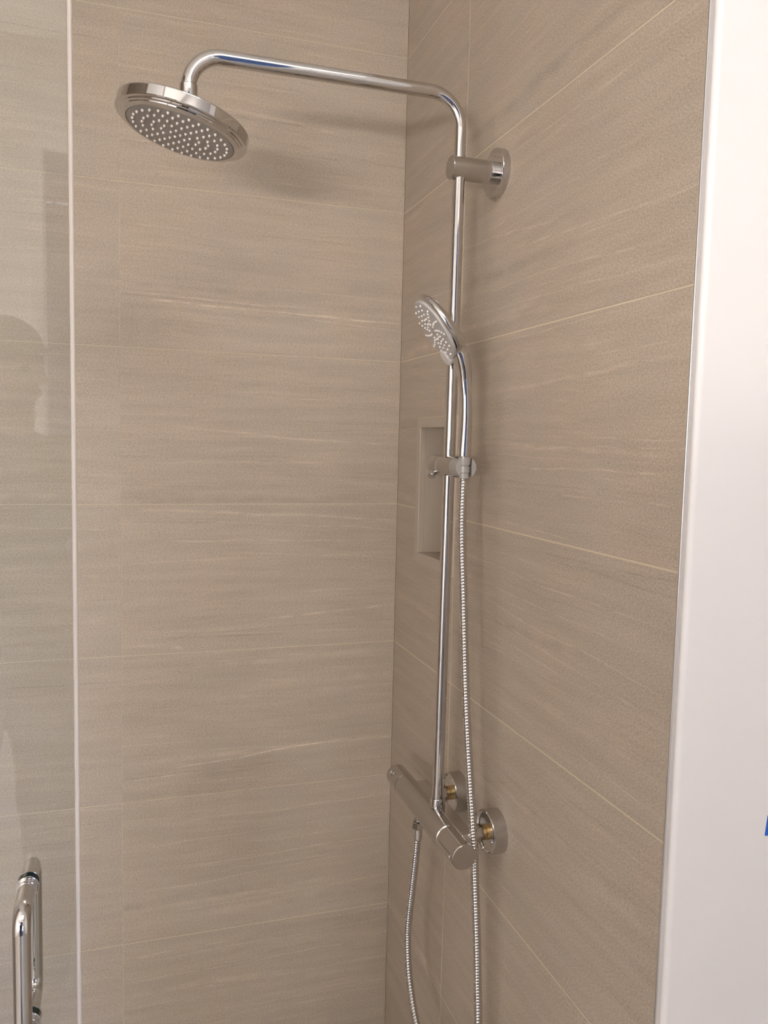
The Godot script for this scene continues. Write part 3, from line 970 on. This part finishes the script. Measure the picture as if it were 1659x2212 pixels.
func hose() -> void:
	var t := thing("shower_hose", "ribbed chrome hose hanging in a loop from mixer to hand shower", "hose", Vector3(-0.083, -0.519, 0.3955))
	var o := Vector3(-0.083, -0.519, 0.3955)
	var c := Curve3D.new()
	c.bake_interval = 0.001
	var pts := [Vector3(-0.083, -0.545, 0.3945), Vector3(-0.083, -0.5874, 0.3882), Vector3(-0.083, -0.6639, 0.3725), Vector3(-0.083, -0.7413, 0.3587), Vector3(-0.083, -0.7984, 0.3640), Vector3(-0.083, -0.8441, 0.3845), Vector3(-0.082, -0.8860, 0.4210), Vector3(-0.073, -0.920, 0.480), Vector3(-0.058, -0.900, 0.545), Vector3(-0.044, -0.820, 0.574), Vector3(-0.0436, -0.700, 0.570), Vector3(-0.0512, -0.547, 0.5655), Vector3(-0.0560, -0.467, 0.5630), Vector3(-0.0612, -0.358, 0.5500), Vector3(-0.0665, -0.2515, 0.5415), Vector3(-0.0715, -0.108, 0.5330), Vector3(-0.0750, -0.0015, 0.5265), Vector3(-0.0745, 0.0600, 0.5245), Vector3(-0.0735, 0.0810, 0.5235)]
	for i in pts.size():
		var a: Vector3 = pts[maxi(i - 1, 0)]
		var b: Vector3 = pts[mini(i + 1, pts.size() - 1)]
		var tg: Vector3 = (b - a).normalized() * 0.33
		var li: float = pts[i].distance_to(a)
		var lo: float = pts[i].distance_to(b)
		c.add_point(pts[i] - o, -tg * li, tg * lo)
	var total := c.get_baked_length()
	var pitch := 0.0048
	var n := int(total / pitch)
	var path := PackedVector3Array()
	var rad := PackedFloat32Array()
	var prof := [[0.0, 0.0054], [0.10, 0.0060], [0.28, 0.0066], [0.5, 0.0068], [0.72, 0.0066], [0.90, 0.0060]]
	for i in n:
		for q in prof:
			path.append(c.sample_baked((i + q[0]) * total / n, true))
			rad.append(q[1])
	path.append(c.sample_baked(total, true))
	rad.append(0.0054)
	var st := start()
	tube(st, path, rad, 18)
	put("ribbed_sleeve", st, M.chrome, t)
	# nut and ferrule at the mixer
	st = start()
	lathe(st, [Vector2(0.0, 0.0), Vector2(0.0094, 0.0), Vector2(0.0106, -0.0012), Vector2(0.0106, -0.0118), Vector2(0.0094, -0.0130), Vector2(0.0, -0.0130)], Transform3D(Basis.IDENTITY, Vector3(0, -0.0005, 0.001)), 6, true)
	put("hex_nut", st, M.chrome, t)
	st = start()
	lathe(st, [Vector2(0.0078, -0.0120), Vector2(0.0078, -0.0300), Vector2(0.0070, -0.0330), Vector2(0.0, -0.0330)], Transform3D(Basis.IDENTITY, Vector3(0, 0, 0.0005)), 32)
	put("ferrule", st, M.chrome, t)

# ------------------------------------------------------------------ glass door
func glass_door() -> void:
	var gz := 0.69
	var ex := -0.6177
	var t := thing("glass_shower_door", "frameless clear glass shower door with chrome pull handle and edge seal", "shower door", Vector3(-1.1, FLOOR, gz))
	var o := t.position
	var st := start()
	rbox(st, Vector3(LEFT + 0.004, FLOOR + 0.012, gz - 0.005) - o, Vector3(ex - 0.0045, 0.98, gz + 0.005) - o, 0.0008)
	put("glass_pane", st, M.glass, t)
	st = start()
	rbox(st, Vector3(ex - 0.0040, FLOOR + 0.012, gz - 0.0060) - o, Vector3(ex + 0.0008, 0.98, gz + 0.0060) - o, 0.0012)
	put("edge_seal", st, M.seal, t, "clear plastic strip along the door's edge")
	var hx := -0.6735
	var y1 := -0.3830
	var y0 := -0.5480
	var h := Node3D.new()
	h.name = "pull_handle"
	t.add_child(h)
	for s in [1.0, -1.0]:
		var reach := 0.0655 if s > 0 else 0.0580
		var p := bent([[Vector3(hx, y1, gz + s * 0.005) - o, 0.0], [Vector3(hx, y1, gz + s * reach) - o, 0.019], [Vector3(hx, y0, gz + s * reach) - o, 0.019], [Vector3(hx, y0, gz + s * 0.005) - o, 0.0]], 12)
		st = start()
		tube(st, p, even(0.0095, p.size()), 32)
		put("grip_bar", st, M.chrome, h)
		for y in [y1, y0]:
			st = start()
			var a := Vector3(hx, y, gz + s * 0.0050) - o
			rod(st, a, a + Vector3(0, 0, s * 0.0022), 0.0125, 0.0006, 36)
			rod(st, a + Vector3(0, 0, s * 0.0022), a + Vector3(0, 0, s * 0.0090), 0.0106, 0.0008, 36)
			put("washer", st, M.chrome, h)
	# clamps of the sliding track are above the view; a floor rail carries the pane
	st = start()
	rbox(st, Vector3(LEFT, FLOOR, gz - 0.02) - o, Vector3(ex + 0.01, FLOOR + 0.0125, gz + 0.02) - o, 0.002)
	put("floor_rail", st, M.satin, t)

func tape() -> void:
	var st := start()
	var xf := Transform3D(Basis(Vector3(0, 0, 1), -0.10), Vector3(0.1245, -0.3030, FRONT))
	rbox(st, Vector3(0.0, 0.0, 0.0), Vector3(0.060, 0.0235, 0.0005), 0.0001, Transform3D(xf.basis, Vector3.ZERO))
	var o := put("masking_tape", st, M.tape, self)
	o.position = xf.origin
	tag(o, "short strip of blue painter's tape stuck to the white wall", "tape")

# ------------------------------------------------------------------ lamps (behind the viewer)
func lamps() -> void:
	var at := Vector3(-1.58, 0.10, REAR)
	var t := thing("vanity_light", "chrome bar wall light with five frosted globes behind the photographer", "wall lamp", at)
	var st := start()
	rbox(st, Vector3(-0.33, -0.035, -0.022), Vector3(0.33, 0.035, 0.0), 0.004)
	put("back_plate", st, M.satin, t)
	for k in 5:
		var x := (k - 2) * 0.135
		st = start()
		rod(st, Vector3(x, 0, -0.020), Vector3(x, 0, -0.052), 0.014, 0.002, 24)
		put("lamp_arm", st, M.satin, t)
		st = start()
		ball(st, Vector3(x, 0, -0.098), Vector3.ONE * 0.050, 28, 16)
		put("lamp_globe", st, M.globe, t)
		var l := OmniLight3D.new()
		l.name = "lamp_globe_light"
		l.light_color = Color(1.0, 0.978, 0.950)
		l.light_energy = 0.53
		l.light_size = 0.05
		l.omni_range = 12.0
		l.omni_attenuation = 2.0
		l.shadow_enabled = true
		t.add_child(l, true)
		l.position = Vector3(x, 0, -0.098)

	# added ceiling panel: frontal fill light, wide so its shadows stay soft
	var c := thing("added_ceiling_fill", "added square fill light panel on the bathroom ceiling", "fill light", Vector3(-0.20, CEIL, 2.10))
	var cs := start()
	rbox(cs, Vector3(-0.40, -0.030, -0.40), Vector3(-0.375, 0.0, 0.40), 0.003)
	rbox(cs, Vector3(0.375, -0.030, -0.40), Vector3(0.40, 0.0, 0.40), 0.003)
	rbox(cs, Vector3(-0.375, -0.030, -0.40), Vector3(0.375, 0.0, -0.375), 0.003)
	rbox(cs, Vector3(-0.375, -0.030, 0.375), Vector3(0.375, 0.0, 0.40), 0.003)
	put("fill_frame", cs, M.white, c)
	cs = start()
	rbox(cs, Vector3(-0.376, -0.024, -0.376), Vector3(0.376, 0.0, 0.376), 0.001)
	put("fill_panel", cs, M.panel, c)
	var a := AreaLight3D.new()
	a.name = "fill_panel_light"
	a.light_color = Color(1.0, 0.978, 0.950)
	a.light_energy = 2.1
	a.area_size = Vector2(0.74, 0.74)
	a.area_range = 12.0
	a.shadow_enabled = true
	c.add_child(a)
	a.position = Vector3(0, -0.036, 0)
	a.rotation.x = -PI / 2

# ------------------------------------------------------------------ photographer
# union of tapered capsules and ellipsoids, meshed as surface nets into st
func blob(st: SurfaceTool, prims: Array, cell: float, k: float) -> void:
	var lo := Vector3.ONE * 1e9
	var hi := -lo
	for p in prims:
		if p[0] == 0:
			var m: float = maxf(p[3], p[4]) + cell * 4
			lo = lo.min(p[1].min(p[2]) - Vector3.ONE * m)
			hi = hi.max(p[1].max(p[2]) + Vector3.ONE * m)
		else:
			var m: float = maxf(p[2].x, maxf(p[2].y, p[2].z)) + cell * 4
			lo = lo.min(p[1] - Vector3.ONE * m)
			hi = hi.max(p[1] + Vector3.ONE * m)
	var nx := int((hi.x - lo.x) / cell) + 2
	var ny := int((hi.y - lo.y) / cell) + 2
	var nz := int((hi.z - lo.z) / cell) + 2
	var f := PackedFloat32Array()
	f.resize(nx * ny * nz)
	f.fill(1.0)
	for p in prims:
		var a: Vector3
		var b: Vector3
		if p[0] == 0:
			var m: float = maxf(p[3], p[4])
			a = p[1].min(p[2]) - Vector3.ONE * m
			b = p[1].max(p[2]) + Vector3.ONE * m
		else:
			var m: float = maxf(p[2].x, maxf(p[2].y, p[2].z))
			a = p[1] - Vector3.ONE * m
			b = p[1] + Vector3.ONE * m
		var pad := Vector3.ONE * (k + cell * 2.5)
		var i0 := ((a - pad - lo) / cell).floor().max(Vector3.ZERO)
		var i1 := ((b + pad - lo) / cell).ceil().min(Vector3(nx - 1, ny - 1, nz - 1))
		for z in range(int(i0.z), int(i1.z) + 1):
			for y in range(int(i0.y), int(i1.y) + 1):
				for x in range(int(i0.x), int(i1.x) + 1):
					var q := lo + Vector3(x, y, z) * cell
					var d: float
					if p[0] == 0:
						var ab: Vector3 = p[2] - p[1]
						var tt := clampf((q - p[1]).dot(ab) / maxf(ab.length_squared(), 1e-9), 0.0, 1.0)
						d = q.distance_to(p[1] + ab * tt) - lerpf(p[3], p[4], tt)
					else:
						var l: Vector3 = p[3].inverse() * (q - p[1])
						var e: Vector3 = l / p[2]
						var e2: Vector3 = l / (p[2] * p[2])
						var k0 := e.length()
						d = k0 * (k0 - 1.0) / maxf(e2.length(), 1e-6)
					var i := (z * ny + y) * nx + x
					var c := f[i]
					var h := maxf(k - absf(c - d), 0.0) / k
					f[i] = minf(c, d) - h * h * k * 0.25
	var vid := {}
	var vs := PackedVector3Array()
	var ns := PackedVector3Array()
	var sy := nx
	var sz := nx * ny
	for z in nz - 1:
		for y in ny - 1:
			for x in nx - 1:
				var i := z * sz + y * sy + x
				var c := [f[i], f[i + 1], f[i + sy], f[i + sy + 1], f[i + sz], f[i + sz + 1], f[i + sz + sy], f[i + sz + sy + 1]]
				var neg := 0
				for g in c:
					if g < 0.0:
						neg += 1
				if neg == 0 or neg == 8:
					continue
				var sum := Vector3.ZERO
				var cnt := 0
				for e in [[0, 1], [2, 3], [4, 5], [6, 7], [0, 2], [1, 3], [4, 6], [5, 7], [0, 4], [1, 5], [2, 6], [3, 7]]:
					var ga: float = c[e[0]]
					var gb: float = c[e[1]]
					if (ga < 0.0) != (gb < 0.0):
						var tt := ga / (ga - gb)
						var pa := Vector3(e[0] & 1, (e[0] >> 1) & 1, e[0] >> 2)
						var pb := Vector3(e[1] & 1, (e[1] >> 1) & 1, e[1] >> 2)
						sum += pa.lerp(pb, tt)
						cnt += 1
				vid[i] = vs.size()
				vs.append(lo + (Vector3(x, y, z) + sum / cnt) * cell)
				ns.append(Vector3(c[1] + c[3] + c[5] + c[7] - c[0] - c[2] - c[4] - c[6], c[2] + c[3] + c[6] + c[7] - c[0] - c[1] - c[4] - c[5], c[4] + c[5] + c[6] + c[7] - c[0] - c[1] - c[2] - c[3]).normalized())
	for i in vid:
		for ax in 3:
			var step: int = [1, sy, sz][ax]
			var u: int = [sy, sz, 1][ax]
			var w: int = [sz, 1, sy][ax]
			if (f[i] < 0.0) == (f[i + step] < 0.0):
				continue
			if not (vid.has(i - u) and vid.has(i - w) and vid.has(i - u - w)):
				continue
			var q := [vid[i], vid[i - u], vid[i - u - w], vid[i - w]]
			tri(st, vs[q[0]], vs[q[1]], vs[q[2]], ns[q[0]], ns[q[1]], ns[q[2]])
			tri(st, vs[q[0]], vs[q[2]], vs[q[3]], ns[q[0]], ns[q[2]], ns[q[3]])

func cap(a: Vector3, b: Vector3, ra: float, rb: float) -> Array:
	return [0, a, b, ra, rb]

func egg(c: Vector3, r: Vector3, b := Basis.IDENTITY) -> Array:
	return [1, c, r, b]

func photographer() -> void:
	var o := Vector3(-0.86, FLOOR, 1.99)
	var t := thing("person", "person in cap and dark grey shirt photographing the shower with a phone", "person", o)
	# own axes: y up from the floor, facing -z. Heights add up to about 1.7 m
	var neck := Vector3(0.02, 1.42, 0.0)
	var head := Vector3(0.010, 1.590, -0.02)
	var face := Basis(Vector3.UP, -1.10)       # turned towards the phone on its right
	var rs := Vector3(0.185, 1.355, 0.01)
	var ls := Vector3(-0.185, 1.355, 0.01)
	var px := Transform3D(cam_basis, CAM - o)   # the phone's own axes at its lens
	var wrist := px * Vector3(0.072, -0.185, 0.062)
	var re := Vector3(0.345, 1.085, -0.055)
	var le := Vector3(-0.245, 1.08, 0.03)
	var lw := Vector3(-0.225, 0.85, -0.06)
	var st := start()
	# body under the clothes, arms and neck
	var body := [
		cap(Vector3(0, 0.98, 0), Vector3(0, 1.12, 0), 0.105, 0.100), cap(Vector3(-0.06, 1.28, 0), Vector3(0.06, 1.28, 0), 0.092, 0.092), cap(Vector3(0, 1.1, 0), Vector3(0, 1.28, 0), 0.100, 0.098),
		cap(Vector3(0, 1.36, 0.01), neck + Vector3(0.01, 0.06, -0.01), 0.062, 0.055),
		cap(rs, re, 0.050, 0.040), cap(re, wrist, 0.041, 0.026), cap(ls, le, 0.050, 0.040), cap(le, lw, 0.040, 0.026),
		cap(Vector3(0.085, 0.90, 0), Vector3(0.10, 0.48, -0.01), 0.080, 0.052), cap(Vector3(0.10, 0.48, -0.01), Vector3(0.105, 0.08, 0.02), 0.052, 0.034),
		cap(Vector3(-0.085, 0.90, 0), Vector3(-0.10, 0.48, -0.01), 0.080, 0.052), cap(Vector3(-0.10, 0.48, -0.01), Vector3(-0.105, 0.08, 0.02), 0.052, 0.034)]
	blob(st, body, 0.014, 0.04)
	# head
	var hp := [egg(head + Vector3(0, 0.03, 0), Vector3(0.076, 0.088, 0.092), face), egg(head + face * Vector3(0, -0.040, -0.022), Vector3(0.058, 0.075, 0.066), face), cap(head + face * Vector3(0, -0.10, -0.060), head + face * Vector3(0, -0.095, -0.052), 0.020, 0.022),
		cap(head + face * Vector3(0, 0.015, -0.088), head + face * Vector3(0, -0.022, -0.108), 0.008, 0.013), cap(head + face * Vector3(-0.016, -0.055, -0.086), head + face * Vector3(0.016, -0.055, -0.086), 0.009, 0.009), cap(head + face * Vector3(-0.035, 0.025, -0.080), head + face * Vector3(0.035, 0.025, -0.080), 0.010, 0.010),
		egg(head + face * Vector3(0.078, -0.010, 0.010), Vector3(0.010, 0.030, 0.018), face), egg(head + face * Vector3(-0.078, -0.010, 0.010), Vector3(0.010, 0.030, 0.018), face), cap(neck + Vector3(0, 0.0, 0), head + Vector3(0, -0.06, 0.01), 0.056, 0.054)]
	blob(st, hp, 0.006, 0.016)
	# right hand round the phone: palm beside its right edge, fingers across its back, thumb over its front
	var hand := [cap(wrist, px * Vector3(0.066, -0.135, 0.040), 0.024, 0.020), cap(px * Vector3(0.070, -0.140, 0.036), px * Vector3(0.072, -0.080, 0.020), 0.017, 0.012), cap(px * Vector3(0.070, -0.145, 0.030), px * Vector3(0.072, -0.125, 0.012), 0.016, 0.011)]
	for k in 4:
		var y := -0.080 - k * 0.0195
		var reach: float = [0.012, 0.004, 0.008, 0.020][k]
		var kn := px * Vector3(0.071, y, 0.010)
		var mid := px * Vector3(0.056, y + 0.004, -0.0065)
		var tip := px * Vector3(reach, y + 0.008, -0.0045)
		hand.append(cap(kn, mid, 0.0092, 0.0084))
		hand.append(cap(mid, tip, 0.0084, 0.0072))
	hand.append(cap(px * Vector3(0.072, -0.125, 0.030), px * Vector3(0.070, -0.090, 0.030), 0.013, 0.0105))
	hand.append(cap(px * Vector3(0.070, -0.090, 0.030), px * Vector3(0.048, -0.068, 0.0215), 0.0105, 0.0085))
	blob(st, hand, 0.004, 0.006)
	# left hand hanging, slightly curled
	var lh := [cap(lw, lw + Vector3(0.004, -0.045, -0.012), 0.024, 0.026), cap(lw + Vector3(0.004, -0.045, -0.030), lw + Vector3(0.004, -0.085, -0.034), 0.016, 0.014), cap(lw + Vector3(0.004, -0.045, 0.010), lw + Vector3(0.004, -0.080, 0.004), 0.015, 0.013)]
	for k in 4:
		var base := lw + Vector3(0.004, -0.082, -0.038 + k * 0.0155)
		var ln: float = [0.040, 0.046, 0.042, 0.033][k]
		var b1 := base + Vector3(0.006, -ln * 0.9, -0.006)
		var b2 := b1 + Vector3(0.016, -ln * 0.65, -0.004)
		lh.append(cap(base, b1, 0.0088, 0.0080))
		lh.append(cap(b1, b2, 0.0080, 0.0068))
	lh.append(cap(lw + Vector3(0.006, -0.030, -0.032), lw + Vector3(0.020, -0.062, -0.056), 0.0125, 0.0100))
	lh.append(cap(lw + Vector3(0.020, -0.062, -0.056), lw + Vector3(0.024, -0.092, -0.060), 0.0100, 0.0080))
	blob(st, lh, 0.004, 0.006)
	put("body", st, M.skin, t)
	# clothes
	st = start()
	blob(st, [cap(Vector3(-0.03, 0.93, 0), Vector3(0.03, 0.93, 0), 0.150, 0.150), cap(Vector3(-0.02, 1.08, 0), Vector3(0.02, 1.08, 0), 0.138, 0.138), cap(Vector3(-0.075, 1.27, 0), Vector3(0.075, 1.27, 0), 0.128, 0.128), cap(Vector3(-0.13, 1.365, 0.01), Vector3(0.13, 1.365, 0.01), 0.062, 0.062), cap(Vector3(0, 1.37, 0.01), Vector3(0.004, 1.405, 0.005), 0.075, 0.068),
		cap(rs, rs.lerp(re, 0.62), 0.070, 0.060), cap(ls, ls.lerp(le, 0.62), 0.070, 0.060)], 0.013, 0.05)
	put("shirt", st, M.shirt, t, "plain dark grey short-sleeved shirt")
	st = start()
	blob(st, [cap(Vector3(-0.05, 0.90, 0), Vector3(0.05, 0.90, 0), 0.132, 0.132), cap(Vector3(0.085, 0.86, 0), Vector3(0.10, 0.48, -0.01), 0.098, 0.072), cap(Vector3(0.10, 0.48, -0.01), Vector3(0.105, 0.07, 0.02), 0.072, 0.060), cap(Vector3(-0.085, 0.86, 0), Vector3(-0.10, 0.48, -0.01), 0.098, 0.072), cap(Vector3(-0.10, 0.48, -0.01), Vector3(-0.105, 0.07, 0.02), 0.072, 0.060)], 0.014, 0.03)
	put("trousers", st, M.trousers, t, "dark blue trousers")
	for s in [1.0, -1.0]:
		st = start()
		blob(st, [cap(Vector3(s * 0.108, 0.045, 0.035), Vector3(s * 0.120, 0.036, -0.120), 0.044, 0.035), cap(Vector3(s * 0.108, 0.05, 0.03), Vector3(s * 0.106, 0.10, 0.02), 0.044, 0.040)], 0.010, 0.02)
		put("shoe", st, M.shoe, t, "dark shoe")
	st = start()
	blob(st, [egg(head + Vector3(0, 0.055, 0), Vector3(0.084, 0.082, 0.099), face), egg(head + face * Vector3(0, 0.045, -0.120), Vector3(0.070, 0.009, 0.066), face * Basis(Vector3.RIGHT, -0.18))], 0.006, 0.014)
	put("cap", st, M.cap, t, "dark peaked cap")
	st = start()
	blob(st, [egg(head + face * Vector3(0, 0.000, 0.030), Vector3(0.080, 0.055, 0.070), face)], 0.007, 0.01)
	put("hair", st, M.hair, t, "short brown hair under the cap")
	for s in [1.0, -1.0]:
		st = start()
		ball(st, head + face * Vector3(s * 0.031, 0.004, -0.0795), Vector3.ONE * 0.0115, 12, 8)
		put("eye", st, M.eye, t)
	# phone; the viewpoint is its lens
	var ph := thing("phone", "black phone held up in front of the person", "phone", CAM)
	ph.basis = cam_basis
	st = start()
	rbox(st, Vector3(-0.018, -0.142, 0.0045), Vector3(0.058, 0.014, 0.0130), 0.0025)
	put("case", st, M.phone, ph)
	st = start()
	rod(st, Vector3(0, 0, 0.0025), Vector3(0, 0, 0.0050), 0.0060, 0.0005, 24)
	put("camera_lens", st, M.lens, ph)
